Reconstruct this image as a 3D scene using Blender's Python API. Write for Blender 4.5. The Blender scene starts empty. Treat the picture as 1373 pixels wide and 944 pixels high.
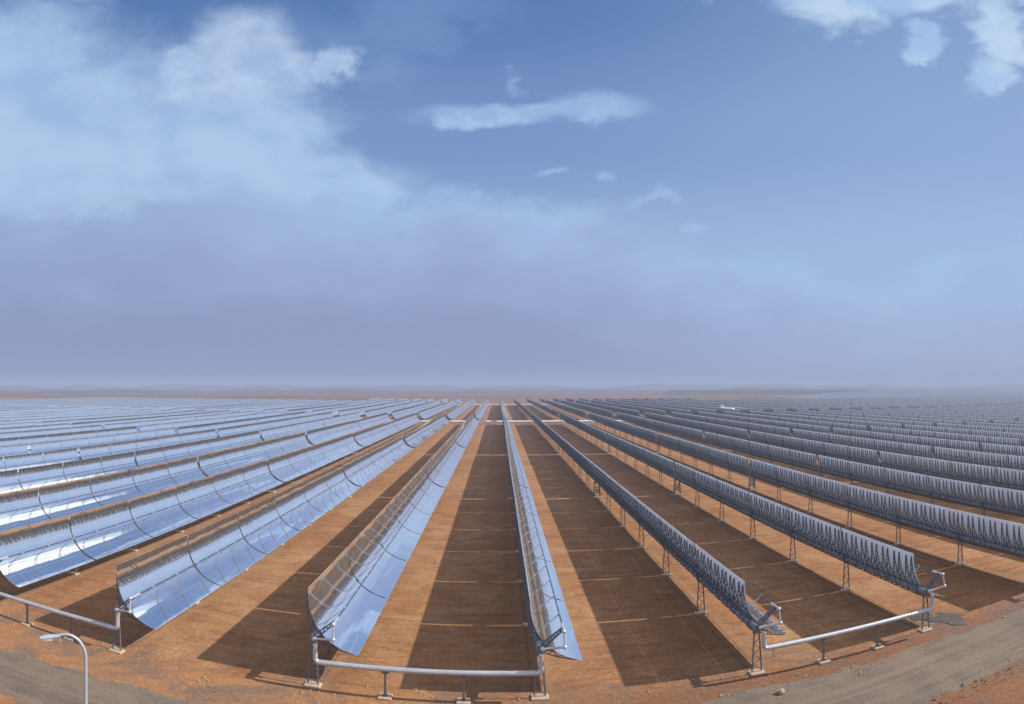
import bpy, math, random
from mathutils import Vector, Matrix, noise as mnoise
R = math.radians
random.seed(7)
scene = bpy.context.scene
COL = scene.collection

# ------------------------------------------------------------------ layout (metres)
EYE = 21.1                     # eye height on the tower
FRONT = 42.7                   # distance of the front end of the rows
SPACING = 15.65                # row spacing
ROW0 = 2.8                     # x of the row that is seen end-on
PIVOT = 3.3                    # height of the trough axis
ELEV = 35.8                    # sun height
TILT = R(90 - 39.6)            # what the troughs are turned to
FOCAL = 1.71
HALF = 2.885
W0 = 0.36
MODULE = 12.08
PITCH = 12.3
SCA = 12 * PITCH + 2.2
AZ_L, AZ_R = R(-46.5), R(48.9)

# ------------------------------------------------------------------ materials
def mat(name):
    m = bpy.data.materials.new(name); m.use_nodes = True
    nt = m.node_tree
    return m, nt, nt.nodes['Principled BSDF']

def simple(name, col, rough=0.5, metal=0.0, var=0.12, scale=3.0, bump=0.0, spec=0.5):
    m, nt, b = mat(name)
    b.inputs['Roughness'].default_value = rough
    b.inputs['Metallic'].default_value = metal
    b.inputs['Specular IOR Level'].default_value = spec
    tc = nt.nodes.new('ShaderNodeTexCoord')
    n = nt.nodes.new('ShaderNodeTexNoise'); n.inputs['Scale'].default_value = scale; n.inputs['Detail'].default_value = 5
    nt.links.new(tc.outputs['Object'], n.inputs['Vector'])
    mr = nt.nodes.new('ShaderNodeMapRange'); mr.inputs[1].default_value = .3; mr.inputs[2].default_value = .7
    mr.inputs[3].default_value = 1 - var; mr.inputs[4].default_value = 1 + var
    nt.links.new(n.outputs['Fac'], mr.inputs[0])
    mx = nt.nodes.new('ShaderNodeVectorMath'); mx.operation = 'SCALE'
    mx.inputs[0].default_value = col[:3]
    nt.links.new(mr.outputs[0], mx.inputs['Scale'])
    nt.links.new(mx.outputs[0], b.inputs['Base Color'])
    if bump:
        bp = nt.nodes.new('ShaderNodeBump'); bp.inputs['Strength'].default_value = bump
        nt.links.new(n.outputs['Fac'], bp.inputs['Height']); nt.links.new(bp.outputs[0], b.inputs['Normal'])
    return m

M_MIRROR = simple('mirror_glass', (.93, .95, .97), .016, 1.0, .03, .6)
def dusty(m, amount, col):
    nt = m.node_tree; b = nt.nodes['Principled BSDF']; out = nt.nodes['Material Output']
    d = nt.nodes.new('ShaderNodeBsdfDiffuse'); d.inputs[0].default_value = (*col, 1)
    mx = nt.nodes.new('ShaderNodeMixShader')
    tc = nt.nodes.new('ShaderNodeTexCoord'); n = nt.nodes.new('ShaderNodeTexNoise'); n.inputs['Scale'].default_value = .9; n.inputs['Detail'].default_value = 6
    nt.links.new(tc.outputs['Object'], n.inputs['Vector'])
    mr = nt.nodes.new('ShaderNodeMapRange'); mr.inputs[1].default_value = .3; mr.inputs[2].default_value = .7
    mr.inputs[3].default_value = amount * .75; mr.inputs[4].default_value = amount * 1.25
    nt.links.new(n.outputs['Fac'], mr.inputs[0]); nt.links.new(mr.outputs[0], mx.inputs[0])
    nt.links.new(b.outputs[0], mx.inputs[1]); nt.links.new(d.outputs[0], mx.inputs[2]); nt.links.new(mx.outputs[0], out.inputs['Surface'])
dusty(M_MIRROR, .055, (.62, .60, .58))
M_BACK = simple('mirror_back_paint', (.77, .82, .91), .5, 0, .08, .5)
M_STEEL = simple('dark_galvanised_steel', (.11, .13, .165), .5, .3, .2, 2)
M_TUBE = simple('torque_tube_steel', (.20, .22, .26), .5, .4, .2, 1.5)
M_PIPE = simple('aluminium_cladding', (.46, .47, .50), .4, .5, .1, 1.2)
M_GLASS = simple('receiver_glass', (.05, .055, .07), .12, .0, .1, 1)
M_ARM = simple('bright_galvanised_steel', (.40, .43, .47), .4, .5, .15, 2)
M_PYLON = simple('pylon_steel', (.16, .155, .16), .55, .35, .2, 3)
M_CONC = simple('concrete', (.36, .27, .19), .9, 0, .2, 4, .2)
M_WHITE = simple('white_cladding', (.78, .78, .77), .5, 0, .08, 1)
M_LAMP = simple('lamp_grey_paint', (.30, .34, .38), .45, .2, .08, 2)
M_LENS = simple('lamp_lens', (.55, .58, .6), .2, 0, .05, 3)
M_ROCK = simple('rock', (.33, .20, .125), .95, 0, .35, 6, .4)
M_GRAVEL = simple('dark_gravel', (.06, .045, .037), .95, 0, .5, 9, .5)
M_DARK = simple('black_steel', (.03, .032, .036), .5, .2, .1, 3)

# ------------------------------------------------------------------ mesh builder
class MB:
    def __init__(s):
        s.v = []; s.f = []; s.m = []; s.n = {}; s.mats = []
    def mi(s, m):
        if m not in s.mats: s.mats.append(m)
        return s.mats.index(m)
    def vert(s, p, n=None):
        s.v.append(tuple(p))
        if n is not None: s.n[len(s.v) - 1] = tuple(n)
        return len(s.v) - 1
    def face(s, ids, m): s.f.append(tuple(ids)); s.m.append(s.mi(m))
    def bar(s, a, b, w, h, m, up=(0, 1, 0)):
        a = Vector(a); b = Vector(b); d = (b - a)
        if d.length < 1e-6: return
        d.normalize(); up = Vector(up)
        if abs(d.dot(up)) > .98: up = Vector((1, 0, 0))
        x = d.cross(up).normalized(); y = x.cross(d).normalized()
        i = len(s.v)
        for p in (a, b):
            for sx, sy in ((-1, -1), (1, -1), (1, 1), (-1, 1)):
                s.v.append(tuple(p + x * (sx * w / 2) + y * (sy * h / 2)))
        for k in range(4):
            l = (k + 1) % 4
            s.face((i + k, i + 4 + k, i + 4 + l, i + l), m)
        s.face((i, i + 1, i + 2, i + 3), m); s.face((i + 7, i + 6, i + 5, i + 4), m)
    def box(s, c, d, m):
        s.bar((c[0], c[1] - d[1] / 2, c[2]), (c[0], c[1] + d[1] / 2, c[2]), d[0], d[2], m, up=(0, 0, 1))
    def tube(s, pts, r, m, n=12, caps=True):
        pts = [Vector(p) for p in pts]
        rs = r if isinstance(r, (list, tuple)) else [r] * len(pts)
        rings = []; prev = None
        for k, p in enumerate(pts):
            d = (pts[min(k + 1, len(pts) - 1)] - pts[max(k - 1, 0)]).normalized()
            if prev is None:
                up = Vector((0, 0, 1)) if abs(d.z) < .9 else Vector((0, 1, 0))
                x = d.cross(up).normalized()
            else:
                x = (prev - d * prev.dot(d)).normalized()
            prev = x; y = d.cross(x).normalized()
            ring = []
            for a in range(n):
                t = 2 * math.pi * a / n; q = x * math.cos(t) + y * math.sin(t)
                ring.append(s.vert(p + q * rs[k], q))
            rings.append(ring)
        for k in range(len(rings) - 1):
            for a in range(n):
                b = (a + 1) % n
                s.face((rings[k][a], rings[k][b], rings[k + 1][b], rings[k + 1][a]), m)
        if caps:
            for ring, p in ((rings[0][::-1], 0), (rings[-1], 1)):
                ids = [s.vert(s.v[i]) for i in ring]
                s.face(ids, m)
    def ball(s, c, r, m, n=10):
        rings = []
        c = Vector(c)
        for i in range(1, n // 2):
            ph = math.pi * i / (n // 2); ring = []
            for a in range(n):
                t = 2 * math.pi * a / n
                q = Vector((math.sin(ph) * math.cos(t), math.sin(ph) * math.sin(t), math.cos(ph)))
                ring.append(s.vert(c + q * r, q))
            rings.append(ring)
        t0 = s.vert(c + Vector((0, 0, r)), (0, 0, 1)); t1 = s.vert(c - Vector((0, 0, r)), (0, 0, -1))
        for a in range(n):
            b = (a + 1) % n
            s.face((t0, rings[0][a], rings[0][b]), m); s.face((t1, rings[-1][b], rings[-1][a]), m)
            for k in range(len(rings) - 1):
                s.face((rings[k][a], rings[k + 1][a], rings[k + 1][b], rings[k][b]), m)
    def add(s, o, off=(0, 0, 0), rot=None):
        i = len(s.v); off = Vector(off)
        for k, p in enumerate(o.v):
            q = Vector(p)
            if rot is not None: q = rot @ q
            s.v.append(tuple(q + off))
            if k in o.n:
                nn = Vector(o.n[k])
                s.n[i + k] = tuple(rot @ nn) if rot is not None else tuple(nn)
        mp = [s.mi(m) for m in o.mats]
        for f, m in zip(o.f, o.m):
            s.f.append(tuple(x + i for x in f)); s.m.append(mp[m])
    def mesh(s, name):
        me = bpy.data.meshes.new(name)
        for q, f in enumerate(s.f):        # faces wound the way their normals point
            if f[0] in s.n and f[1] in s.n:
                a, b, c = (Vector(s.v[f[0]]), Vector(s.v[f[1]]), Vector(s.v[f[2]]))
                if (b - a).cross(c - a).dot(Vector(s.n[f[0]])) < 0: s.f[q] = f[::-1]
        me.from_pydata(s.v, [], s.f)
        for m in s.mats: me.materials.append(m)
        me.polygons.foreach_set('material_index', s.m)
        if s.n:
            me.polygons.foreach_set('use_smooth', [True] * len(s.f))
            me.update()
            nl = []
            for p in me.polygons:
                fn = tuple(p.normal)
                for vi in p.vertices: nl.append(s.n.get(vi, fn))
            me.normals_split_custom_set(nl)
        me.update()
        return me

def obj(name, me, parent=None, loc=(0, 0, 0), rot=(0, 0, 0)):
    o = bpy.data.objects.new(name, me); COL.objects.link(o)
    o.location = loc; o.rotation_euler = rot
    if parent: o.parent = parent
    return o
def tag(o, label=None, cat=None, group=None, kind=None):
    if label: o['label'] = label
    if cat: o['category'] = cat
    if group: o['group'] = group
    if kind: o['kind'] = kind
    return o

# ------------------------------------------------------------------ trough pieces (local: x across, y along, z = facing)
def para(x): return x * x / (4 * FOCAL) + W0
def facet_builder(seed, segs=6, gap=.018):
    rnd = random.Random(seed)
    mb = MB()
    ed = [(-HALF, -1.452), (-1.452 + gap, -.05), (.05, 1.452 - gap), (1.452, HALF)]
    ed = [(-HALF, -1.452 - gap / 2), (-1.452 + gap / 2, -.035), (.035, 1.452 - gap / 2), (1.452 + gap / 2, HALF)]
    n_long = 7; L = MODULE / n_long
    for a, b in ed:
        for j in range(n_long):
            y0 = -MODULE / 2 + j * L + .008; y1 = y0 + L - .016
            da, db = rnd.gauss(0, .004), rnd.gauss(0, .004)
            fr = []; bk = []
            for i in range(segs + 1):
                x = a + (b - a) * i / segs; z = para(x)
                n = Vector((-x / (2 * FOCAL) + da, db, 1)).normalized()
                n0 = Vector((-x / (2 * FOCAL), 0, 1)).normalized()
                for y in (y0, y1):
                    fr.append(mb.vert((x, y, z), n))
                    q = Vector((x, y, z)) - n0 * .012
                    bk.append(mb.vert(q, -n0))
            for i in range(segs):
                mb.face((fr[2*i], fr[2*i+2], fr[2*i+3], fr[2*i+1]), M_MIRROR)
                mb.face((bk[2*i], bk[2*i+1], bk[2*i+3], bk[2*i+2]), M_BACK)
            def rim(i1, i2):
                ids = [mb.vert(mb.v[q]) for q in (fr[i1], fr[i2], bk[i2], bk[i1])]
                mb.face(ids, M_BACK)
            rim(0, 1); rim(2*segs+1, 2*segs)
            for i in range(segs):
                rim(2*i+2, 2*i); rim(2*i+1, 2*i+3)
    return mb

def rib_builder(detail=True):
    """one cantilever arm pair in the plane y = 0"""
    mb = MB(); N = 6
    for s in (-1, 1):
        up = []; lo = []
        for i in range(N + 1):
            t = i / N; x = .22 + (2.70 - .22) * t
            zt = para(x) - .055
            th = .58 * (1 - t) ** 1.15 + .085
            zl = zt - th
            up.append((s * x, 0, zt)); lo.append((s * (x + .10 * th), 0, zl))
        for i in range(N):
            mb.bar(up[i], up[i+1], .05, .08, M_STEEL)
            mb.bar(lo[i], lo[i+1], .05, .08, M_STEEL)
            if i % 2 == 0: mb.bar(up[i], lo[i+1], .05, .05, M_STEEL)
            else: mb.bar(lo[i], up[i+1], .05, .05, M_STEEL)
            mb.bar(up[i], lo[i], .045, .05, M_STEEL)
    return mb
RIB_YS = [-5.4 + 10.8 * i / 6 + d for i in range(7) for d in (-.38, .38)]
RIB_YS = [y for y in RIB_YS if abs(y) < 5.95]

def torque_builder(first=False, last=False):
    mb = MB()
    mb.tube([(0, -MODULE/2, 0), (0, MODULE/2, 0)], .31, M_TUBE, 14)
    for y in (-MODULE/2 + .03, MODULE/2 - .03):
        mb.tube([(0, y - .03, 0), (0, y + .03, 0)], .40, M_STEEL, 14)
    return mb
def bracket_builder():
    mb = MB(); zt = W0 + FOCAL
    for dy in (-.20, .20):
        mb.bar((0, dy, W0 - .02), (0, dy * .35, zt - .06), .032, .032, M_ARM)
    n = 6
    for i in range(n):
        z0 = W0 + (zt - .1 - W0) * i / n; z1 = W0 + (zt - .1 - W0) * (i + 1) / n
        s0 = .20 * (1 - .65 * i / n); s1 = .20 * (1 - .65 * (i + 1) / n)
        k = 1 if i % 2 else -1
        mb.bar((0, -k * s0, z0), (0, k * s1, z1), .02, .02, M_ARM, up=(1, 0, 0))
    mb.tube([(0, -.10, zt), (0, .10, zt)], .085, M_ARM, 8)
    return mb
BR_YS = [-4.0, 0.0, 4.0]
def tube_builder(y0, y1):
    mb = MB(); zt = W0 + FOCAL
    y = y0
    mb.tube([(0, y0, zt), (0, y1, zt)], .062, M_GLASS, 8)
    k = y0
    while k < y1:
        mb.tube([(0, k - .14, zt), (0, k + .14, zt)], .07, M_STEEL, 8); k += 4.1
    return mb

def pylon_builder(z_top, m=M_PYLON, base=.38, top=.20, leg=.09):
    mb = MB()
    for s in (-1, 1):
        mb.bar((s * base, 0, .12), (s * top, 0, z_top), leg, leg, m)
    n = 7
    for i in range(n):
        z0 = .25 + (z_top - .3) * i / n; z1 = .25 + (z_top - .3) * (i + 1) / n
        f0 = base + (top - base) * z0 / z_top; f1 = base + (top - base) * z1 / z_top
        k = 1 if i % 2 else -1
        mb.bar((-k * f0, 0, z0), (k * f1, 0, z1), .04, .04, m)
    mb.box((0, 0, z_top), (top * 2 + .22, .24, .12), m)
    mb.tube([(0, -.14, PIVOT), (0, .14, PIVOT)], .30, m, 14)
    return mb
def footing_builder(w=1.2, d=.75, h=.14):
    mb = MB()
    i = len(mb.v); b = .05
    for z, s in ((-.25, 0), (h - b, 0), (h, b)):
        for x, y in ((-1, -1), (1, -1), (1, 1), (-1, 1)):
            mb.v.append((x * (w/2 - s), y * (d/2 - s), z))
    for l in range(2):
        for k in range(4):
            q = (k + 1) % 4
            mb.face((i + l*4 + k, i + l*4 + q, i + l*4 + 4 + q, i + l*4 + 4 + k), M_CONC)
    mb.face((i + 8, i + 9, i + 10, i + 11), M_CONC)
    return mb
def drive_builder():
    mb = MB(); zt = PIVOT - .38
    for sx in (-1, 1):
        for sy in (-1, 1):
            mb.bar((sx * .62, sy * .36, .12), (sx * .42, sy * .30, zt), .13, .13, M_PYLON)
        for i in range(4):
            z0 = .3 + (zt - .4) * i / 4; z1 = .3 + (zt - .4) * (i + 1) / 4
            k = 1 if i % 2 else -1
            mb.bar((sx * .53, -k * .34, z0), (sx * .50, k * .32, z1), .05, .05, M_PYLON)
    for z in (1.0, 2.0): mb.box((0, 0, z), (1.15, .66, .07), M_PYLON)
    mb.box((0, 0, zt), (1.2, .78, .14), M_STEEL)
    mb.tube([(0, -.33, PIVOT), (0, .33, PIVOT)], .42, M_STEEL, 16)
    mb.tube([(.55, 0, 1.9), (.32, 0, PIVOT - .1)], .10, M_PIPE, 8)
    mb.tube([(-.55, 0, 1.9), (-.32, 0, PIVOT - .1)], .10, M_PIPE, 8)
    return mb
def drive_box_builder():
    mb = MB(); mb.box((0, -.46, 1.35), (.62, .30, .75), M_PIPE); mb.box((0, -.46, 1.76), (.7, .36, .05), M_TUBE)
    return mb
def end_arm_builder():
    """lattice arm that carries the tube's end, in the trough's own frame at its front end"""
    mb = MB(); zt = W0 + FOCAL
    for dx in (-.16, .16):
        for dy in (-.12, .12):
            mb.bar((dx, dy, .25), (dx * .5, dy * .6, zt - .05), .06, .06, M_STEEL)
    n = 6
    for i in range(n):
        z0 = .3 + (zt - .4) * i / n; z1 = .3 + (zt - .4) * (i + 1) / n
        f0 = 1 - .5 * i / n; f1 = 1 - .5 * (i + 1) / n; k = 1 if i % 2 else -1
        for dy in (-.12, .12):
            mb.bar((-k * .16 * f0, dy * f0, z0), (k * .16 * f1, dy * f1, z1), .04, .04, M_STEEL)
        for dx in (-.16, .16):
            mb.bar((dx * f0, -k * .12 * f0, z0), (dx * f1, k * .12 * f1, z1), .04, .04, M_STEEL, up=(1, 0, 0))
    return mb
FOC = W0 + FOCAL
FX, FZ = math.sin(TILT) * FOC, math.cos(TILT) * FOC
def swivel_builder():
    mb = MB()
    a = Vector((FX, -.45, PIVOT + FZ)); b = Vector((FX + .05, -.62, PIVOT + .34)); c = Vector((.16, -.30, PIVOT + .12))
    mb.tube([(FX, .9, PIVOT + FZ), a], .085, M_PIPE, 10)
    mb.tube([a, b], .065, M_PIPE, 10); mb.tube([b, c], .075, M_PIPE, 10)
    for p, r in ((a, .15), (b, .15), (c, .17)): mb.ball(p, r, M_PIPE)
    return mb

NV = 3
FAC = [facet_builder(11 + i) for i in range(NV)]
RIB = rib_builder(); TOR = torque_builder(); BRK = bracket_builder()
FACM = [f.mesh('reflector_panel') for f in FAC]
RIBM = RIB.mesh('cantilever_rib'); TORM = TOR.mesh('torque_tube'); BRKM = BRK.mesh('tube_bracket')
fr = MB()
for y in RIB_YS: fr.add(RIB, (0, y, 0))
for sx in (-1.45, 1.45): fr.bar((sx, -5.85, para(sx) - .05), (sx, 5.85, para(sx) - .05), .06, .06, M_STEEL, up=(0, 0, 1))
FRAMEM = fr.mesh('rib_frame')
modm = []
for f in FAC:
    mm = MB(); mm.add(f); mm.add(fr); mm.add(TOR)
    for y in BR_YS: mm.add(BRK, (0, y, 0))
    modm.append(mm)
MODM = [m.mesh('reflector_module') for m in modm]
PYL = pylon_builder(PIVOT - .30); FOOT = footing_builder()
PYLM = PYL.mesh('pylon'); FOOTM = FOOT.mesh('footing')
pf = MB(); pf.add(PYL); pf.add(FOOT); PYFM = pf.mesh('pylon_with_footing')
DRV = drive_builder(); DRVM = DRV.mesh('drive_pylon'); DBXM = drive_box_builder().mesh('drive_cabinet')
DFOOT = footing_builder(2.0, 1.5, .18); DFOOTM = DFOOT.mesh('drive_footing')
ARMM = end_arm_builder().mesh('end_arm'); SWVM = swivel_builder().mesh('swivel_pipe')
MOD_Y = [.9 + 6.0 + i * PITCH for i in range(6)] + [.9 + 6 * PITCH + .7 + 6.0 + i * PITCH for i in range(6)]
PYL_Y = [0.0] + [.9 + i * PITCH - .15 for i in range(1, 6)] + [.9 + 6 * PITCH + .7 + i * PITCH - .15 for i in range(1, 6)] + [SCA]
DRV_Y = .9 + 6 * PITCH + .2
HALF_LEN = .9 + 6 * PITCH + .6
TUBM = tube_builder(.5, SCA - .5).mesh('receiver_tube')
stub = MB(); stub.tube([(0, -.1, 0), (0, 1.0, 0)], .24, M_TUBE, 12); STUBM = stub.mesh('axle_stub')

ROTM = Matrix.Rotation(TILT, 3, 'Y')
def far_builder(mods, pyls, drive, length):
    mb = MB(); up = (0, 0, PIVOT)
    for i, y in enumerate(mods): mb.add(modm[i % NV], (0, y, PIVOT), ROTM)
    mb.add(tube_builder(.5, length - .5), up, ROTM)
    for y in pyls: mb.add(pf, (0, y, 0))
    if drive: mb.add(DRV, (0, drive, 0))
    return mb
FARM = far_builder(MOD_Y, PYL_Y, DRV_Y, SCA).mesh('far_trough')
HALFM = far_builder(MOD_Y[:6], PYL_Y[:6] + [HALF_LEN], None, HALF_LEN).mesh('short_far_trough')

# ------------------------------------------------------------------ which troughs are in view
def seg_visible(x, y0, y1):
    """first and last y of the piece of this line inside the view's horizontal angle"""
    vis = []
    n = 40
    for i in range(n + 1):
        y = y0 + (y1 - y0) * i / n
        a = math.atan2(x, y)
        if AZ_L <= a <= AZ_R: vis.append(y)
    return (vis[0], vis[-1]) if len(vis) >= 2 else None
ORD = ['zeroth', 'first', 'second', 'third', 'fourth', 'fifth', 'sixth', 'seventh', 'eighth', 'ninth', 'tenth', 'eleventh', 'twelfth',
       'thirteenth', 'fourteenth', 'fifteenth', 'sixteenth', 'seventeenth', 'eighteenth', 'nineteenth', 'twentieth']
def label_for(k, j):
    if k == 0:
        return f"{ORD[j]} silver trough from the front in the narrow row seen end-on at the centre"
    side = 'mirror-faced row left of' if k < 0 else 'dark-backed row right of'
    return f"{ORD[j]} trough in view along the {ORD[abs(k)]} {side} the end-on row"
GROUP = 'parabolic trough collectors of the solar field'

Y_BLOCKS = [(FRONT, FRONT + SCA + .5), (FRONT + 313, FRONT + 313 + SCA + .5), (FRONT + 626,)]
FAR_LAB = ('far thin grey trough among the packed dark-backed rows near the right skyline', 'far thin silver trough among the packed mirror-faced rows near the left skyline')
def root_thing(x, y, k, j, far, silver):
    o = bpy.data.objects.new('parabolic_trough', None); COL.objects.link(o)
    o.location = (x, y, 0); o.empty_display_size = .5
    lab = label_for(k, j) if not far else None
    if far: lab = FAR_LAB[silver]
    return tag(o, lab, 'solar collector', GROUP)

n_sca = 0
FAR_K = 12
for k in range(-30, 43):
    x = ROW0 + SPACING * k
    j = 0
    for bi, block in enumerate(Y_BLOCKS):
        if bi == 2 and not (-9 <= k <= 14): continue
        for y0 in block:
            if k == -2: y0 = y0 - (1.2 if y0 < 60 else 0)
            ln = SCA if bi < 2 else HALF_LEN
            vis = seg_visible(x, y0, y0 + ln)
            if vis is None: continue
            j += 1; n_sca += 1
            dist = math.hypot(x, vis[0])
            rnd = random.Random(k * 100 + j)
            tilt = TILT + R(rnd.gauss(0, 1.6))
            if bi == 0 and abs(k) <= 3 and y0 < 60: tilt = TILT + R(rnd.gauss(0, .25))
            root = root_thing(x, y0, k, j, abs(k) > FAR_K or bi == 2 and abs(k) > 4, k <= 0)
            if bi == 2 or dist > 430 or abs(k) > 20:
                hv = HALFM if bi == 2 else FARM
                bpy.data.objects.remove(root); root = obj('parabolic_trough', hv, None, (x, y0, 0), (0, 0, 0))
                far_ = abs(k) > FAR_K or bi == 2 and abs(k) > 4
                tag(root, FAR_LAB[k <= 0] if far_ else label_for(k, j), 'solar collector', GROUP); continue
            near = dist < 120 and abs(k) <= 6
            for i, y in enumerate(MOD_Y):
                rot = (0, tilt + R(rnd.gauss(0, .3)), 0)
                if near:
                    m = obj('reflector_panel', FACM[(i + k) % NV], root, (0, y, PIVOT), rot)
                    obj('torque_tube', TORM, m)
                    for by in BR_YS: obj('tube_bracket', BRKM, m, (0, by, 0))
                    if k > 0 and i < 8:
                        for ry in RIB_YS: obj('cantilever_rib', RIBM, m, (0, ry, 0))
                    else: obj('rib_frame', FRAMEM, m)
                else:
                    obj('reflector_module', MODM[(i + k) % NV], root, (0, y, PIVOT), rot)
            obj('receiver_tube', TUBM, root, (0, 0, PIVOT), (0, tilt, 0))
            for y in PYL_Y:
                if near:
                    p = obj('pylon', PYLM, root, (0, y, 0)); obj('footing', FOOTM, p)
                else: obj('pylon', PYFM, root, (0, y, 0))
            d = obj('drive_pylon', DRVM, root, (0, DRV_Y, 0)); obj('footing', DFOOTM, d)
            if near: obj('cabinet', DBXM, d)
            if near:
                obj('axle_stub', STUBM, root, (0, 0, PIVOT))
                obj('end_arm', ARMM, root, (0, .12, PIVOT), (0, tilt, 0))
                obj('swivel_pipe', SWVM, root)
print('TROUGHS', n_sca)

# far rows beyond the right-hand blocks: too many and too thin to count
fm = MB()
def strip(mb, x, y0, y1):
    pts = []
    for i in range(7):
        u = -HALF + 2 * HALF * i / 6; q = ROTM @ Vector((u, 0, para(u))); pts.append((x + q.x, PIVOT + q.z))
    y = y0
    while y < y1 - 1:
        ye = min(y + SCA - 1, y1)
        a = [mb.vert((px, y, pz)) for px, pz in pts]; b = [mb.vert((px, ye, pz)) for px, pz in pts]
        a2 = [mb.vert((px - .03, y, pz - .02)) for px, pz in pts]; b2 = [mb.vert((px - .03, ye, pz - .02)) for px, pz in pts]
        for i in range(6):
            mb.face((a[i], a[i+1], b[i+1], b[i]), M_MIRROR)
            mb.face((a2[i], b2[i], b2[i+1], a2[i+1]), M_BACK)
        yy = y
        while yy < ye:
            mb.bar((x, yy, 0), (x, yy, PIVOT), .5, .15, M_PYLON); yy += PITCH * 2
        y += SCA + 1.5
for k in range(18, 110):
    x = ROW0 + SPACING * k
    y0 = max(FRONT + 630, x * .80)
    y1 = 720 + max(0, (x - 300)) * 1.15
    y1 = min(y1, 1700)
    if y1 - y0 > 130: strip(fm, x, y0, y1)
far = obj('collector_field', fm.mesh('collector_field'))
tag(far, 'hazy mass of countless thin grey collector rows along the right skyline', 'collector field', kind='stuff')

# ------------------------------------------------------------------ pipes in front of the rows
def pipe_run(name, xa, xb, y, z, label, posts, end_b=True):
    root = bpy.data.objects.new(name, None); COL.objects.link(root); root.location = (xa, y, 0)
    tag(root, label, 'pipe', 'insulated pipes joining row ends')
    L = xb - xa; r = .17
    pts = []
    top = PIVOT - .12
    def arc(cx, cz, a0, a1, rad):
        return [(cx + rad * math.cos(a0 + (a1 - a0) * i / 6), 0, cz + rad * math.sin(a0 + (a1 - a0) * i / 6)) for i in range(7)]
    e = .27
    pts += [(0, 0, top), (0, 0, z + e + .02)] + arc(e, z + e, math.pi, 1.5 * math.pi, e)
    if end_b:
        pts += arc(L - e, z + e, 1.5 * math.pi, 2 * math.pi, e) + [(L, 0, z + e + .02), (L, 0, top)]
    else:
        pts += [(L, 0, z)]
    mb = MB(); mb.tube(pts, r, M_PIPE, 16)
    obj('pipe_body', mb.mesh('pipe_body'), root)
    sm = MB(); sm.tube([(-.035, 0, z), (.035, 0, z)], r + .012, M_PIPE, 16); sme = sm.mesh('cladding_band'); xx = 1.6
    while xx < L - 1:
        obj('cladding_band', sme, root, (xx, 0, 0)); xx += 2.35
    pm = MB()
    zt = z - r
    pm.bar((0, 0, .1), (0, 0, zt - .05), .13, .13, M_PYLON); pm.box((0, 0, zt - .06), (.46, .26, .07), M_PYLON)
    pm.box((0, 0, .2), (.3, .3, .04), M_PYLON)
    ft = footing_builder(.95, .75, .15).mesh('post_footing'); pme = pm.mesh('support_post')
    for px in posts:
        p = obj('support_post', pme, root, (px - xa, 0, 0)); obj('footing', ft, p)
    vm = MB(); vm.tube([(.0, 0, z), (.0, 0, z - .55)], .07, M_PIPE, 8); vm.ball((0, 0, z - .6), .13, M_PIPE, 8)
    obj('drain_valve', vm.mesh('drain_valve'), root, (.75, .0, 0))
    return root
xr = lambda k: ROW0 + SPACING * k
ZP = 1.95
PY = FRONT - .55
pipe_run('insulated_pipe', xr(-1) + .34, xr(0) + .08, PY, ZP, 'silver pipe joining the end-on row with the first mirror-faced row', [-7.6, -2.3])
pipe_run('insulated_pipe', xr(1) + .34, xr(2) + .30, PY, ZP, 'silver pipe joining the first two dark-backed rows at the right', [xr(1) + 5.3, xr(1) + 10.3])
pipe_run('insulated_pipe', xr(-3) - 2.0, xr(-2) + .28, PY - .95, ZP, 'silver pipe running out of the picture behind the street lamp', [xr(-3) + 6.3, xr(-3) + 11.2])

# header pipes that cross the field between the blocks
def header(y, label, r=.55, z=1.25):
    root = bpy.data.objects.new('header_pipe', None); COL.objects.link(root); root.location = (0, y, 0)
    tag(root, label, 'header pipe', 'white header pipes crossing the field')
    x0, x1 = -y * .8, min(y * 1.02, 640)
    mb = MB(); mb.tube([(x0, 0, z), (x1, 0, z)], r, M_WHITE, 10)
    obj('pipe_body', mb.mesh('header_body'), root)
    b = MB(); b.tube([(x0, 2.2, z - .2), (x1, 2.2, z - .2)], r * .7, M_WHITE, 10)
    obj('return_pipe', b.mesh('return_body'), root)
    sm = MB(); sm.box((0, .9, .45), (.35, 3.2, .5), M_PYLON); sm.box((0, .9, .1), (1.2, 3.6, .2), M_CONC)
    sme = sm.mesh('pipe_saddle')
    k = -12
    while k <= 14:
        obj('saddle', sme, root, (xr(k) + 3.0, 0, 0)); k += 1
    return root
header(FRONT + 306.5, 'nearer white header pipe crossing the lanes between mirror blocks')
header(FRONT + 619, 'farther white header pipe near the ends of the centre rows', .5)
# riser pipes and valve cabinets on the header between the rows
vb = MB(); vb.box((0, 0, 1.0), (3.2, 1.6, 1.6), M_WHITE); vb.box((0, 0, 1.86), (3.4, 1.8, .12), M_PIPE); vb.box((.6, -.83, .9), (.9, .05, 1.3), M_PIPE)
vbm = vb.mesh('valve_cabinet')
ub = MB(); ub.tube([(-.9, 0, .1), (-.9, 0, 3.2), (-.6, 0, 3.7), (.6, 0, 3.7), (.9, 0, 3.2), (.9, 0, .1)], .28, M_WHITE, 10); ubm = ub.mesh('expansion_loop')
CAB = [(xr(-1) + 4.6, 'white valve cabinet on header pipe left of the end-on row, nearer the first mirror-faced row'),
       (xr(-1) + 10.4, 'white valve cabinet on header pipe left of the end-on row, nearer that row'),
       (xr(2) + 8.0, 'white valve cabinet on header pipe beyond the second dark-backed row')]
for cx, lab in CAB:
    tag(obj('valve_cabinet', vbm, None, (cx, FRONT + 303.8, 0)), lab, 'cabinet', 'cabinets on the header pipe')
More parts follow.
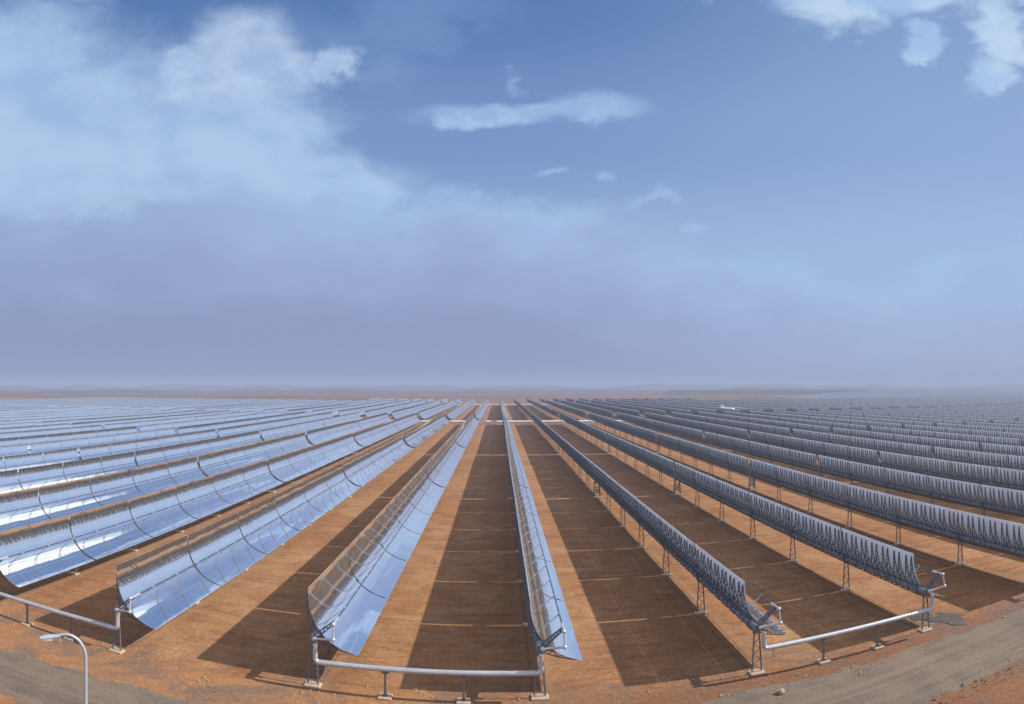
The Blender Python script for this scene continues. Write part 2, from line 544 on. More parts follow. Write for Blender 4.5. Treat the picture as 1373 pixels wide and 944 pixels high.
for n, k in enumerate((1, 2, 3)):
    tag(obj('expansion_loop', ubm, None, (xr(k) + 1.2, FRONT + 303.8, 0)),
        f'white pipe loop at the block end of the {ORD[k]} dark-backed row', 'pipe loop', 'pipe loops on the header')
# white storage tank lying among the rows at the right
tk = MB()
n = 16
tk.tube([(-11, 0, 4.6), (-10.4, 0, 4.6), (10.4, 0, 4.6), (11, 0, 4.6)], [1.2, 1.9, 1.9, 1.2], M_WHITE, 20)
tb = MB(); tb.box((0, 0, 1.4), (.5, 2.6, 2.8), M_CONC); tbm = tb.mesh('vessel_saddle')
tp = MB(); tp.tube([(8, 0, 6.5), (8, 0, 7.0), (8.6, 0, 7.4), (12.2, 0, 7.4), (12.8, 0, 7.0), (12.8, 0, .1)], .34, M_WHITE, 10)
a_ = (987 - 668) / 850; rr = 850 * (EYE - 5) / (549 - 517)
TX = round((rr * math.sin(a_) - ROW0) / SPACING - .42) * SPACING + ROW0 + .42 * SPACING
tr_ = bpy.data.objects.new('white_vessel', None); COL.objects.link(tr_); tr_.location = (TX, rr * math.cos(a_), 0); tr_.rotation_euler = (0, 0, R(90))
tag(tr_, 'long white rounded vessel with bent pipe among the dark-backed rows', 'tank')
obj('shell', tk.mesh('vessel_shell'), tr_); [obj('saddle', tbm, tr_, (q, 0, 0)) for q in (-8, -3, 3, 8)]; obj('outlet_pipe', tp.mesh('outlet_pipe'), tr_)

# ------------------------------------------------------------------ street lamp
th = (115 - 668) / 850; rl = 26.0
lx, ly = rl * math.sin(th), rl * math.cos(th)
lamp = bpy.data.objects.new('street_lamp', None); COL.objects.link(lamp)
lamp.location = (lx, ly, 0); lamp.rotation_euler = (0, 0, -th)
tag(lamp, 'grey curved-arm street lamp standing by the gravel road', 'street lamp')
HT = EYE - (849 - 517) / 850 * rl
pm = MB()
pts = [(0, 0, 0), (0, 0, HT * .5), (0, 0, HT - 1.05)]
rs = [.10, .085, .072]
for i in range(1, 13):
    a = math.pi / 2 * i / 12
    pts.append((-.85 * (1 - math.cos(a)), 0, HT - 1.05 + 1.0 * math.sin(a))); rs.append(.072 - .022 * i / 12)
pts.append((-1.15, 0, HT - .09)); rs.append(.048)
pm.tube(pts, rs, M_LAMP, 12)
pm.tube([(0, 0, 0), (0, 0, .9)], .13, M_LAMP, 12)
obj('pole', pm.mesh('lamp_pole'), lamp)
hm = MB()
secs = [(-1.02, .05, .045, 0), (-1.12, .085, .07, -.01), (-1.40, .15, .10, -.04), (-1.68, .155, .10, -.08), (-1.86, .10, .06, -.10), (-1.9, .02, .02, -.10)]
rings = []
for sx, w, h, dz in secs:
    rings.append([hm.vert((sx, w * math.cos(t), HT - .12 + dz + h * (math.sin(t) if math.sin(t) > 0 else .55 * math.sin(t))), (0, math.cos(t), math.sin(t))) for t in [2 * math.pi * i / 14 for i in range(14)]])
for a, b in zip(rings, rings[1:]):
    for i in range(14):
        q = (i + 1) % 14; hm.face((a[i], a[q], b[q], b[i]), M_LAMP)
hm.face([hm.vert(hm.v[i]) for i in rings[0][::-1]], M_LAMP); hm.face([hm.vert(hm.v[i]) for i in rings[-1]], M_LAMP)
hd = obj('lamp_head', hm.mesh('lamp_head'), lamp)
lm = MB(); lm.box((-1.58, 0, HT - .255), (.42, .2, .04), M_LENS); obj('lens', lm.mesh('lamp_lens'), hd)

# ------------------------------------------------------------------ ground
def nd(nt, t, **kw):
    n = nt.nodes.new(t)
    for a, b in kw.items(): setattr(n, a, b)
    return n
class NT:
    """small helper to write node maths"""
    def __init__(s, nt): s.nt = nt; s.L = nt.links.new
    def val(s, sock, v):
        if isinstance(v, bpy.types.NodeSocket): s.L(v, sock)
        else: sock.default_value = v
    def m(s, op, a, b=0.0, c=0.0, clamp=False):
        n = s.nt.nodes.new('ShaderNodeMath'); n.operation = op; n.use_clamp = clamp
        for i, v in enumerate((a, b, c)): s.val(n.inputs[i], v)
        return n.outputs[0]
    def ss(s, x, lo, hi, a=0.0, b=1.0):
        n = s.nt.nodes.new('ShaderNodeMapRange'); n.interpolation_type = 'SMOOTHSTEP'
        s.val(n.inputs[0], x); s.val(n.inputs[1], lo); s.val(n.inputs[2], hi); s.val(n.inputs[3], a); s.val(n.inputs[4], b)
        return n.outputs[0]
    def noise(s, vec, scale, detail=6, rough=.55, dist=0.0, dim='3D'):
        n = s.nt.nodes.new('ShaderNodeTexNoise'); n.noise_dimensions = dim
        s.L(vec, n.inputs['Vector']); n.inputs['Scale'].default_value = scale
        n.inputs['Detail'].default_value = detail; n.inputs['Roughness'].default_value = rough; n.inputs['Distortion'].default_value = dist
        return n
    def mix(s, f, a, b):
        n = s.nt.nodes.new('ShaderNodeMix'); n.data_type = 'RGBA'
        s.val(n.inputs[0], f)
        for i, v in ((6, a), (7, b)):
            if isinstance(v, bpy.types.NodeSocket): s.L(v, n.inputs[i])
            else: n.inputs[i].default_value = (*v[:3], 1)
        return n.outputs[2]
    def comb(s, x, y, z=0.0):
        n = s.nt.nodes.new('ShaderNodeCombineXYZ')
        for i, v in enumerate((x, y, z)): s.val(n.inputs[i], v)
        return n.outputs[0]
    def ramp(s, f, stops, interp='EASE'):
        n = s.nt.nodes.new('ShaderNodeValToRGB'); n.color_ramp.interpolation = interp
        cr = n.color_ramp
        while len(cr.elements) < len(stops): cr.elements.new(.5)
        for e, (p, c) in zip(cr.elements, stops):
            e.position = p; e.color = (*c, 1) if not isinstance(c, (int, float)) else (c, c, c, 1)
        s.val(n.inputs[0], f)
        return n.outputs[0]

def ground_material():
    m, nt, b = mat('desert_ground'); T = NT(nt)
    geo = nd(nt, 'ShaderNodeNewGeometry'); pos = geo.outputs['Position']
    sp = nd(nt, 'ShaderNodeSeparateXYZ'); nt.links.new(pos, sp.inputs[0]); X, Y = sp.outputs[0], sp.outputs[1]
    big = T.noise(pos, .05, 6, .62).outputs['Fac']
    med = T.noise(pos, .30, 8, .68, .4).outputs['Fac']
    med2 = T.noise(T.comb(X, Y, 40.0), .14, 7, .66, .8).outputs['Fac']
    fine = T.noise(pos, 2.6, 7, .72).outputs['Fac']
    grain = T.noise(pos, 8.0, 5, .8).outputs['Fac']
    wy = T.m('ADD', Y, T.m('MULTIPLY', T.m('SUBTRACT', med2, .5), 3.0))
    streak = T.noise(T.comb(T.m('MULTIPLY', X, .13), T.m('MULTIPLY', wy, 1.3)), 1.0, 7, .72, .6).outputs['Fac']   # grader marks across the lanes
    along = T.noise(T.comb(T.m('MULTIPLY', X, 1.1), T.m('MULTIPLY', Y, .05), 9.0), 1.0, 6, .68, .5).outputs['Fac']
    base = T.mix(T.ss(big, .36, .64), (0.252, 0.117, 0.049), (0.303, 0.157, 0.073))
    base = T.mix(T.m('MULTIPLY', T.ss(med, .46, .68), .75), base, (0.187, 0.079, 0.033))
    base = T.mix(T.m('MULTIPLY', T.ss(med2, .50, .68), .70), base, (0.344, 0.195, 0.098))
    base = T.mix(T.m('MULTIPLY', T.ss(streak, .47, .68), .60), base, (0.150, 0.063, 0.027))
    base = T.mix(T.m('MULTIPLY', T.ss(streak, .47, .30), .42), base, (0.336, 0.192, 0.096))
    fr_ = T.m('FRACT', T.m('DIVIDE', T.m('SUBTRACT', X, ROW0), SPACING))
    wob0 = T.m('MULTIPLY', T.m('SUBTRACT', T.noise(T.comb(0.0, T.m('MULTIPLY', Y, .06)), 1.0, 4, .6).outputs['Fac'], .5), .07)
    lane = T.m('ADD', fr_, wob0)
    for c, wd, st in ((0.346, 0.005, 0.048), (0.458, 0.005, 0.039), (0.553, 0.027, 0.076)):       # wheel ruts along the lanes
        d = T.m('ABSOLUTE', T.m('SUBTRACT', lane, c))
        base = T.mix(T.m('MULTIPLY', T.ss(d, wd * 1.5, wd * .3), T.m('MULTIPLY', T.ss(along, .45, .66, 0.0, st), T.ss(med2, .40, .58))), base, (0.322, 0.186, 0.098))
    # soil turned over beside the foundations
    d = T.m('ABSOLUTE', T.m('SUBTRACT', fr_, .5))
    dn = T.m('ADD', d, T.m('MULTIPLY', T.m('SUBTRACT', fine, .5), .035))
    base = T.mix(T.m('MULTIPLY', T.ss(dn, .40, .45), .30), base, (0.351, 0.203, 0.104))
    base = T.mix(T.m('MULTIPLY', T.m('MULTIPLY', T.ss(dn, .462, .470), T.ss(dn, .480, .474)), .5), base, (0.124, 0.053, 0.024))
    # apron in front of the rows: redder, with grey gravel spread about
    wob = T.m('ADD', Y, T.m('ADD', T.m('MULTIPLY', T.m('SUBTRACT', med, .5), 5.0), T.m('MULTIPLY', T.m('SUBTRACT', fine, .5), 1.5)))
    front = T.ss(wob, 44.2, 41.4)
    side = T.ss(T.m('ADD', X, T.m('MULTIPLY', T.m('SUBTRACT', big, .5), 14.0)), -6.0, 12.0)
    red = T.mix(side, (0.292, 0.142, 0.063), (0.152, 0.069, 0.037))
    base = T.mix(T.m('MULTIPLY', front, .75), base, red)
    orange = T.m('MULTIPLY', T.ss(T.noise(pos, .22, 6, .65, .4).outputs['Fac'], .52, .68), front)
    base = T.mix(T.m('MULTIPLY', orange, .45), base, (0.216, 0.090, 0.041))
    grey = T.m('MULTIPLY', T.ss(T.m('ADD', T.noise(pos, .16, 8, .74, .8).outputs['Fac'], T.m('MULTIPLY', T.m('SUBTRACT', fine, .5), .12)), .47, .60), T.ss(wob, 50.0, 40.0))
    base = T.mix(T.m('MULTIPLY', grey, .68), base, (0.127, 0.096, 0.078))
    # old vehicle tracks over the apron
    for k_, (cx, sl) in enumerate(((-24.0, 1.4), (-5.0, 3.0), (27.0, -1.5), (41.0, -1.0))):
        tr = T.m('SUBTRACT', X, T.m('ADD', cx, T.m('MULTIPLY', T.m('SUBTRACT', Y, 41.0), sl)))
        tr = T.m('ABSOLUTE', T.m('SUBTRACT', T.m('ABSOLUTE', T.m('ADD', tr, T.m('MULTIPLY', T.m('SUBTRACT', med, .5), 1.5))), 1.5))
        k = T.m('MULTIPLY', T.ss(tr, .7, .2), T.m('MULTIPLY', T.ss(Y, 52.0, 44.0), T.ss(fine, .35, .6, 0.0, .35)))
        base = T.mix(k, base, (0.117, 0.071, 0.055))
    # distance: beyond the field a drier plain
    far_ = T.ss(Y, 690.0, 900.0)
    base = T.mix(far_, base, T.mix(T.ss(T.noise(pos, .006, 6, .6).outputs['Fac'], .35, .65), (0.182, 0.103, 0.066), (0.120, 0.074, 0.052)))
    sp_ = T.m('MULTIPLY', T.ss(fine, .25, .75, .70, 1.26), T.ss(grain, .3, .7, .74, 1.24))
    sc = nd(nt, 'ShaderNodeVectorMath', operation='SCALE'); nt.links.new(base, sc.inputs[0]); nt.links.new(sp_, sc.inputs['Scale'])
    nt.links.new(sc.outputs[0], b.inputs['Base Color'])
    b.inputs['Roughness'].default_value = .95; b.inputs['Specular IOR Level'].default_value = .12
    h = T.m('ADD', T.m('MULTIPLY', fine, .10), T.m('ADD', T.m('MULTIPLY', grain, .03), T.m('ADD', T.m('MULTIPLY', streak, .06), T.m('MULTIPLY', med, .16))))
    bp = nd(nt, 'ShaderNodeBump'); bp.inputs['Strength'].default_value = .6; bp.inputs['Distance'].default_value = 1.0
    nt.links.new(h, bp.inputs['Height']); nt.links.new(bp.outputs[0], b.inputs['Normal'])
    return m
M_GROUND = ground_material()
def road_material():
    m, nt, b = mat('gravel_road'); T = NT(nt)
    geo = nd(nt, 'ShaderNodeNewGeometry'); pos = geo.outputs['Position']
    sp = nd(nt, 'ShaderNodeSeparateXYZ'); nt.links.new(pos, sp.inputs[0]); X, Y = sp.outputs[0], sp.outputs[1]
    fine = T.noise(pos, 4.5, 6, .75).outputs['Fac']; med = T.noise(pos, .35, 6, .65).outputs['Fac']
    yy = T.m('SUBTRACT', Y, T.m('MULTIPLY', X, .05))
    st = T.noise(T.comb(T.m('MULTIPLY', X, .05), T.m('MULTIPLY', yy, 1.6)), 1.0, 6, .6).outputs['Fac']
    c = T.mix(T.ss(med, .35, .7), (.165, .122, .090), (.115, .090, .074))
    c = T.mix(T.m('MULTIPLY', T.ss(st, .45, .7), .6), c, (.225, .145, .092))
    c = T.mix(T.m('MULTIPLY', T.ss(st, .48, .3), .35), c, (.085, .068, .06))
    sc = nd(nt, 'ShaderNodeVectorMath', operation='SCALE'); nt.links.new(c, sc.inputs[0]); nt.links.new(T.ss(fine, .25, .75, .72, 1.22), sc.inputs['Scale'])
    nt.links.new(sc.outputs[0], b.inputs['Base Color']); b.inputs['Roughness'].default_value = .95; b.inputs['Specular IOR Level'].default_value = .15
    bp = nd(nt, 'ShaderNodeBump'); bp.inputs['Strength'].default_value = .5; bp.inputs['Distance'].default_value = .06
    nt.links.new(fine, bp.inputs['Height']); nt.links.new(bp.outputs[0], b.inputs['Normal'])
    return m
def axis(near, far, step):
    out = [0.0]; s = step
    while out[-1] < near: out.append(out[-1] + s)
    while out[-1] < far: s *= 1.35; out.append(out[-1] + s)
    return out
g = MB()
xs = axis(100, 7400, 10.0); xs = sorted({-v for v in xs} | set(xs)); ys = axis(100, 7400, 10.0); ys = sorted({-v for v in ys} | set(ys))
idx = [[g.vert((x, y, 0)) for x in xs] for y in ys]
for a in range(len(ys) - 1):
    for c in range(len(xs) - 1):
        g.face((idx[a][c], idx[a][c+1], idx[a+1][c+1], idx[a+1][c]), M_GROUND)
tag(obj('ground', g.mesh('ground')), kind='structure')

def lerp(tab, x):
    if x <= tab[0][0]: return tab[0][1]
    for (a, va), (b, vb) in zip(tab, tab[1:]):
        if x <= b: return va + (vb - va) * (x - a) / (b - a)
    return tab[-1][1]
UP = [(-90, 33), (-36, 36.1), (-28, 36.9), (0, 39.0), (17, 40.5), (37, 40.3), (90, 42)]
LO = [(-90, 27.5), (-36, 30.6), (0, 32.5), (36, 33.0), (90, 34)]
M_ROAD = road_material()
rm = MB(); prev = None; x = -90
while x <= 90:
    n1 = mnoise.noise(Vector((x * .5, 1.7, 0))) * .55 + mnoise.noise(Vector((x * 2.3, 5.7, 0))) * .32 + mnoise.noise(Vector((x * 7.0, 25.7, 0))) * .18
    n2 = mnoise.noise(Vector((x * .5, 9.7, 0))) * .5 + mnoise.noise(Vector((x * 2.3, 15.7, 0))) * .2
    a = rm.vert((x, lerp(UP, x) + n1, .006)); b = rm.vert((x, lerp(LO, x) + n2, .006))
    if prev: rm.face((prev[1], b, a, prev[0]), M_ROAD)
    prev = (a, b); x += .1
tag(obj('gravel_road', rm.mesh('gravel_road')), kind='structure')

# rubble, stones
def rock_builder(r, seed, m=M_ROCK):
    import bmesh
    bm = bmesh.new(); bmesh.ops.create_icosphere(bm, subdivisions=2, radius=r)
    for v in bm.verts:
        k = 1 + .45 * mnoise.noise(v.co * (1.6 / r) + Vector((seed, 0, 0)))
        v.co = Vector((v.co.x * k * 1.2, v.co.y * k, v.co.z * k * .7))
    mb = MB(); 
    for v in bm.verts: mb.v.append(tuple(v.co))
    for f in bm.faces: mb.face([v.index for v in f.verts], m)
    bm.free(); return mb
rx, rz_ = (1047 - 668) / 850, 850 * EYE / (930 - 517)
tag(obj('rock', rock_builder(.27, 3).mesh('rock'), None, (rz_ * math.sin(rx), rz_ * math.cos(rx), .14)), 'lone brown rock on bare soil before the first dark-backed row', 'rock')
sm = MB(); rnd = random.Random(5)
proto = [rock_builder(1.0, 10 + i) for i in range(4)]; dark = [rock_builder(1.0, 20 + i, M_GRAVEL) for i in range(2)]
for i in range(900):
    xx = rnd.uniform(-42, 52); yy = rnd.gauss(41.6, 1.6)
    if yy < 38: continue
    if mnoise.noise(Vector((xx * .15, yy * .3, 3))) < -.05: continue
    r = min(.14, abs(rnd.gauss(.025, .03)) + .015)
    sm.add(proto[i % 4], (xx, yy, r * .3), Matrix.Rotation(rnd.uniform(0, 6), 3, 'Z') @ Matrix.Scale(r, 3))
for i in range(420):      # spilled along the far verge of the road
    xx = rnd.uniform(24, 52); yy = lerp(LO, xx) + rnd.gauss(-.35, .55)
    r = min(.09, abs(rnd.gauss(.015, .022)) + .012)
    sm.add(dark[i % 2], (xx, yy, r * .3), Matrix.Rotation(rnd.uniform(0, 6), 3, 'Z') @ Matrix.Scale(r, 3))
tag(obj('loose_stones', sm.mesh('loose_stones')), 'scattered loose stones on the bare soil before the rows', 'stones', kind='stuff')
# dark gravel tongue beside the second dark-backed row
gm = MB(); N = 46
def tongue(u, v):     # u along, v across, 0..1
    cx = 34.6 + 4.2 * u + 1.8 * (v - .5); cy = 47.2 - 5.6 * u + 3.6 * (v - .5)
    edge = min(u, 1 - u, v, 1 - v) * 4
    z = .13 * min(1, max(0, edge)) * (.7 + .6 * mnoise.noise(Vector((cx * .8, cy * .8, 0)))) + .03 * mnoise.noise(Vector((cx * 4, cy * 4, 1))) - .05
    return (cx + .5 * mnoise.noise(Vector((u * 5, v * 5, 2))), cy + .5 * mnoise.noise(Vector((u * 5, v * 5, 7))), z)
ids = [[gm.vert(tongue(i / N, j / N)) for j in range(N + 1)] for i in range(N + 1)]
for i in range(N):
    for j in range(N): gm.face((ids[i][j], ids[i][j+1], ids[i+1][j+1], ids[i+1][j]), M_GRAVEL)
tag(obj('dark_gravel', gm.mesh('dark_gravel')), 'dark gravel spill beside the second dark-backed row', 'gravel', kind='stuff')

# ------------------------------------------------------------------ hills and low mesa
M_HILL = simple('far_hills', (.065, .05, .052), .95, 0, .3, .002)
M_MESA = simple('mesa_soil', (.06, .042, .036), .95, 0, .3, .01)
def ridge(name, az0, az1, r0, r1, hmax, seed, na=120, nr=10, m=M_HILL, fl=0.0):
    mb = MB(); ids = []
    for i in range(na + 1):
        az = az0 + (az1 - az0) * i / na; row = []
        e = min(1, min(i, na - i) / (na * .12))
        for j in range(nr + 1):
            t = j / nr; r = r0 + (r1 - r0) * t
            x, y = r * math.sin(az), r * math.cos(az)
            if fl:
                h = hmax * min(1, e * 3) * min(1, min(t, 1 - t) * 8) * (1 + fl * mnoise.noise(Vector((az * 20, seed, 0))))
            else:
                f = mnoise.fractal(Vector((az * 14 + seed, t * 1.2, seed)), 1.0, 2.0, 5)
                h = hmax * e * math.sin(math.pi * t) * max(.12, .55 + .75 * f)
            row.append(mb.vert((x, y, h - .5)))
        ids.append(row)
    for i in range(na):
        for j in range(nr): mb.face((ids[i][j], ids[i+1][j], ids[i+1][j+1], ids[i][j+1]), m)
    return tag(obj(name, mb.mesh(name)), kind='structure')
ridge('hills', -1.02, .22, 1720, 2700, 11, 1.3, 200)
ridge('hills', -.02, .42, 1850, 2700, 10, 14.1, 120)
ridge('hills', .30, 1.05, 2300, 3200, 14, 4.1, 160)
ridge('hills', -1.1, 1.1, 3600, 5600, 36, 8.7, 220)
ridge('mesa', .26, .588, 1480, 1800, 10.5, 2.0, 80, 12, M_MESA, .12)
# ------------------------------------------------------------------ haze
import bmesh
hb = bmesh.new(); bmesh.ops.create_cube(hb, size=1)
for v in hb.verts: v.co = (v.co.x * 15200, v.co.y * 15200, 31.5 + v.co.z * 65)
bmesh.ops.recalc_face_normals(hb, faces=hb.faces)
hme = bpy.data.meshes.new('haze'); hb.to_mesh(hme); hb.free()
mh = bpy.data.materials.new('haze'); mh.use_nodes = True; nt = mh.node_tree; nt.nodes.clear()
out = nt.nodes.new('ShaderNodeOutputMaterial'); pv = nt.nodes.new('ShaderNodeVolumePrincipled')
pv.inputs['Color'].default_value = (.44, .50, .66, 1); pv.inputs['Density'].default_value = .00044
pv.inputs['Density Attribute'].default_value = ''; pv.inputs['Anisotropy'].default_value = .0
nt.links.new(pv.outputs[0], out.inputs['Volume']); hme.materials.append(mh)
tag(obj('haze', hme), kind='stuff')

# ------------------------------------------------------------------ sky
w = bpy.data.worlds.new('World'); scene.world = w; w.use_nodes = True; nt = w.node_tree; T = NT(nt)
bg = nt.nodes['Background']; BS = .1; bg.inputs['Strength'].default_value = BS
sky = nd(nt, 'ShaderNodeTexSky', sky_type='NISHITA'); sky.sun_disc = False
sky.sun_elevation = R(ELEV); sky.sun_rotation = R(90); sky.altitude = 1100; sky.air_density = 1.2; sky.dust_density = 1.5; sky.ozone_density = 2.0
tc = nd(nt, 'ShaderNodeTexCoord'); sx = nd(nt, 'ShaderNodeSeparateXYZ'); nt.links.new(tc.outputs['Generated'], sx.inputs[0])
DX, DY, DZ = sx.outputs
AZ = T.m('ARCTAN2', DX, DY)
HOR = T.m('SQRT', T.m('ADD', T.m('MULTIPLY', DX, DX), T.m('MULTIPLY', DY, DY)))
TE = T.m('DIVIDE', DZ, T.m('MAXIMUM', HOR, .02))
P = T.comb(AZ, TE)
def nsub(vec, scale, detail=8, rough=.6, dist=0.0, sx_=1.0, sy_=1.0, off=0.0):
    q = T.comb(T.m('MULTIPLY', AZ, sx_), T.m('MULTIPLY', TE, sy_), off)
    return T.noise(q, scale, detail, rough, dist)
def field(scale, off, detail=9, rough=.6, dist=.25, shift=(0, 0), sy_=1.6):
    q = T.comb(T.m('ADD', AZ, shift[0]), T.m('MULTIPLY', T.m('ADD', TE, shift[1]), sy_), off)
    return T.m('SUBTRACT', T.noise(q, scale, detail, rough, dist).outputs['Fac'], .5)
N1 = field(2.6, 1.0); N2 = field(2.6, 7.0); F1 = field(9, 3.0, 8, .62); F2 = field(9, 13.0, 8, .62)
LT = T.m('SUBTRACT', field(5.0, 31.0, 8, .58), field(5.0, 31.0, 8, .58, shift=(.035, .03)))      # puffs: lit where the cloud thins towards the sun
G1 = field(1.3, 41.0, 5, .5)
def px(x): return (x - 668) / 850
def py(y): return (517 - y) / 850
def blob(cx, cy, rx, ry, big=.3, fine=.14):
    """body of a cloud at a direction of the sky: 1 at its heart, 0 at its rim; noise frays the rim"""
    ax = T.m('ADD', AZ, T.m('ADD', T.m('MULTIPLY', N1, big), T.m('MULTIPLY', F1, fine)))
    ay = T.m('ADD', TE, T.m('ADD', T.m('MULTIPLY', N2, big), T.m('MULTIPLY', F2, fine)))
    dx = T.m('DIVIDE', T.m('SUBTRACT', ax, px(cx)), rx / 850); dy = T.m('DIVIDE', T.m('SUBTRACT', ay, py(cy)), ry / 850)
    d = T.m('SQRT', T.m('ADD', T.m('MULTIPLY', dx, dx), T.m('MULTIPLY', dy, dy)))
    return T.m('SUBTRACT', 1.0, d)
def mx(*v):
    o = v[0]
    for q in v[1:]: o = T.m('MAXIMUM', o, q)
    return o
SKYK = .72        # radiance per displayed value, before the view's exposure
def srgb(r, g, b, k=1.0):
    def f(c):
        c /= 255
        return ((c + .055) / 1.055) ** 2.4 if c > .04 else c / 12.92
    return tuple(f(c) * k / BS * SKYK for c in (r, g, b))
# clear sky: the physical sky drawn towards the deep blue of thin dry air
tint = nd(nt, 'ShaderNodeMix', data_type='RGBA', blend_type='MULTIPLY'); tint.inputs[0].default_value = 1
nt.links.new(sky.outputs[0], tint.inputs[6]); tint.inputs[7].default_value = (.80, .74, .78, 1)
deep = T.ramp(T.m('DIVIDE', TE, .62), [(0, srgb(162, 182, 220)), (.35, srgb(154, 182, 223)), (.62, srgb(124, 153, 207)), (1, srgb(82, 123, 182))])
right = T.ss(AZ, -.02, .75)
deep = T.mix(T.m('MULTIPLY', right, .5), deep, srgb(164, 190, 230))
col = T.mix(.8, tint.outputs[2], deep)
c_hi = srgb(190, 210, 238); c_lt = srgb(167, 202, 236); c_lav = srgb(157, 174, 214); c_gr = srgb(142, 155, 194); c_sl = srgb(126, 138, 178)
# big soft bright cloud at the left
bl = mx(blob(120, 255, 430, 190, .34, .14), blob(-60, 120, 270, 150, .34, .16), T.m('ADD', blob(420, 235, 135, 68, .2, .10), .12), T.m('SUBTRACT', blob(330, 150, 170, 90, .3, .14), .1))
m_left = T.ss(T.m('ADD', bl, T.m('MULTIPLY', F2, .20)), -.16, .50)
shade = T.ss(T.m('ADD', T.m('MULTIPLY', LT, 1.6), T.m('MULTIPLY', N2, .7)), -.42, .34)
col = T.mix(T.m('MULTIPLY', m_left, .92), col, T.mix(shade, srgb(160, 188, 228), srgb(178, 206, 237)))
cum = mx(blob(330, 62, 88, 66, .05, .10), blob(372, 92, 84, 42, .05, .10), blob(285, 100, 80, 50, .08, .12), T.m('SUBTRACT', blob(448, 80, 38, 34, .06, .14), .05))
m_cum = T.ss(T.m('ADD', cum, T.m('MULTIPLY', F2, .5)), -.12, .58)
col = T.mix(T.m('MULTIPLY', m_cum, .85), col, T.mix(T.ss(T.m('ADD', LT, T.m('MULTIPLY', F1, .35)), -.10, .12), srgb(164, 190, 227), srgb(190, 210, 238)))
# thin high veil at the top
veil = T.m('MULTIPLY', T.ss(T.m('ADD', blob(540, 10, 170, 60, .3, .2), F2), -.2, .9), .26)
col = T.mix(veil, col, srgb(150, 182, 226))
# bank of dust and cloud over the lower sky
def bx(x): return px(x) / 2.4 + .5
edge = T.ramp(T.m('ADD', T.m('DIVIDE', AZ, 2.4), .5), [(0, .30), (bx(0), .30), (bx(430), .315), (bx(660), .30), (bx(900), .235), (bx(1090), .175), (bx(1190), .16), (bx(1280), .20), (bx(1373), .225), (1, .2)], 'LINEAR')
tb_ = T.m('ADD', TE, T.m('ADD', T.m('MULTIPLY', N1, .22), T.m('ADD', T.m('MULTIPLY', F1, .09), T.m('MULTIPLY', LT, .04))))
dep = T.m('SUBTRACT', edge, tb_)
bank = T.m('MULTIPLY', T.ss(dep, -.012, .045), T.ss(AZ, .25, .75, .95, .72))
inside = T.ramp(T.m('DIVIDE', T.m('MAXIMUM', dep, 0.0), .30), [(0, srgb(168, 202, 236)), (.22, srgb(163, 188, 228)), (.5, c_lav), (.8, c_gr), (1, c_gr)])
inside = T.mix(T.m('MULTIPLY', T.ss(AZ, -.1, -.75), .55), inside, srgb(132, 147, 187))
puff = T.m('ADD', T.m('MULTIPLY', N2, 1.0), T.m('MULTIPLY', G1, .9))
inside = T.mix(T.m('MULTIPLY', T.ss(puff, .02, .30), .55), inside, srgb(166, 187, 227))
inside = T.mix(T.m('MULTIPLY', T.ss(puff, -.02, -.30), .5), inside, srgb(142, 156, 198))
col = T.mix(bank, col, inside)
low = T.ss(T.m('ADD', TE, T.m('MULTIPLY', N1, .05)), .17, .0)
col = T.mix(T.m('MULTIPLY', low, .82), col, T.mix(right, srgb(138, 151, 190), srgb(163, 178, 214)))
col = T.mix(T.m('MULTIPLY', T.ss(T.m('ADD', TE, T.m('MULTIPLY', F1, .02)), .045, .0), .6), col, T.mix(right, srgb(128, 141, 182), srgb(145, 160, 200)))
# separate small clouds
lens = mx(blob(655, 153, 118, 18, .03, .06), blob(795, 146, 86, 25, .03, .06), blob(725, 148, 75, 13, .02, .05))
col = T.mix(T.m('MULTIPLY', T.ss(T.m('ADD', lens, T.m('MULTIPLY', F2, .5)), -.12, .62), .74), col, T.mix(T.ss(F1, -.1, .1), srgb(160, 190, 232), srgb(180, 208, 240)))
wisp = mx(blob(742, 226, 26, 8, .06, .08), blob(806, 237, 22, 9, .06, .08), blob(868, 274, 55, 16, .1, .12), T.m('SUBTRACT', blob(692, 100, 34, 34, .08, .12), .45), blob(930, 315, 26, 14, .1, .1))
col = T.mix(T.m('MULTIPLY', T.ss(wisp, -.05, .7), .5), col, srgb(168, 198, 236))
rt = mx(blob(1180, -8, 165, 52, .06, .10), blob(1328, 100, 46, 42, .05, .12), blob(1345, 25, 55, 60, .12, .15), blob(1238, 58, 34, 24, .05, .13))
m_rt = T.ss(T.m('ADD', rt, T.m('MULTIPLY', F2, .55)), -.08, .55)
col = T.mix(T.m('MULTIPLY', m_rt, .86), col, T.mix(T.ss(T.m('ADD', LT, T.m('MULTIPLY', F2, .4)), -.12, .12), srgb(166, 198, 237), srgb(196, 220, 244)))
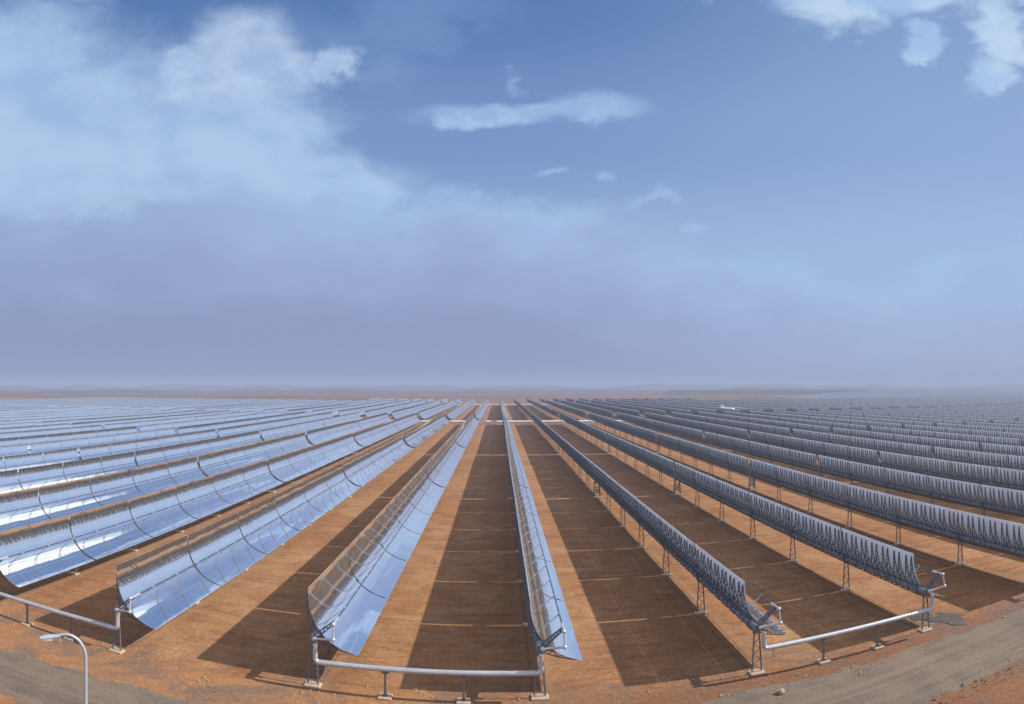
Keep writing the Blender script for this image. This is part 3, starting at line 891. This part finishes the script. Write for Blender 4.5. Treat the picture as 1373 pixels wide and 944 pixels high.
# fair-weather clouds overhead and behind, as seen in the mirrors
oh = field(2.1, 21.0, 9, .62, .3, sy_=.8)
sunny = T.m('MULTIPLY', T.ss(T.m('ADD', AZ, T.m('MULTIPLY', T.m('SUBTRACT', TE, .74), .3)), -.02, .28), T.ss(AZ, 2.2, 1.5))
ohm = T.m('MULTIPLY', T.ss(T.m('ADD', oh, T.m('MULTIPLY', sunny, .52)), .15, .30), T.ss(T.m('ADD', TE, T.m('MULTIPLY', F1, .3)), .62, .76))
col = T.mix(T.m('MULTIPLY', ohm, .92), col, T.mix(T.ss(T.m('ADD', N1, LT), -.15, .15), srgb(222, 232, 248, 1.25), srgb(248, 250, 254, 1.7)))
zen = T.ss(TE, 1.1, 2.0)  # unseen beige veil overhead, added to make the fill in the shadows less blue
col = T.mix(T.m('MULTIPLY', zen, T.m('SUBTRACT', .9, T.m('MULTIPLY', ohm, .9))), col, srgb(186, 176, 166))
# unseen bright bank low behind and left, added as fill for the trough backs
beh = T.m('MAXIMUM', T.ss(AZ, -1.05, -1.5), T.ss(AZ, 1.9, 2.4))
behm = T.m('MULTIPLY', T.m('MULTIPLY', beh, T.ss(T.m('ADD', TE, T.m('MULTIPLY', N1, .5)), .95, .5)), .9)
col = T.mix(behm, col, T.mix(T.ss(LT, -.1, .1), srgb(222, 230, 246, 1.15), srgb(248, 250, 254, 1.5)))
nt.links.new(col, bg.inputs['Color'])

sun = bpy.data.lights.new('sun', 'SUN'); sun.energy = 5.0; sun.angle = R(.7); sun.color = (1, .975, .92)
so = bpy.data.objects.new('sun', sun); COL.objects.link(so); so.rotation_euler = (0, R(90 - ELEV), 0); so.location = (60, 60, 55)

# ------------------------------------------------------------------ camera: the photograph is a cylindrical panorama
cam = bpy.data.cameras.new('camera'); cam.type = 'PANO'; cam.panorama_type = 'CENTRAL_CYLINDRICAL'
cam.central_cylindrical_range_u_min = -686.5 / 850; cam.central_cylindrical_range_u_max = 686.5 / 850
cam.central_cylindrical_range_v_min = -(944 - 517) / 850; cam.central_cylindrical_range_v_max = 517 / 850
cam.central_cylindrical_radius = 1.0
cam.clip_start = .1; cam.clip_end = 30000
co = bpy.data.objects.new('camera', cam); COL.objects.link(co); co.location = (0, 0, EYE); co.rotation_euler = (R(90), 0, -18.5 / 850)
scene.camera = co

scene.view_settings.view_transform = 'Standard'; scene.view_settings.look = 'None'
scene.view_settings.exposure = .47; scene.view_settings.gamma = 1
scene.render.engine = 'CYCLES'
cy = scene.cycles
cy.use_denoising = True; cy.max_bounces = 6; cy.diffuse_bounces = 3; cy.glossy_bounces = 4; cy.transmission_bounces = 2; cy.volume_bounces = 0
cy.caustics_reflective = False; cy.caustics_refractive = False; cy.sample_clamp_indirect = 6
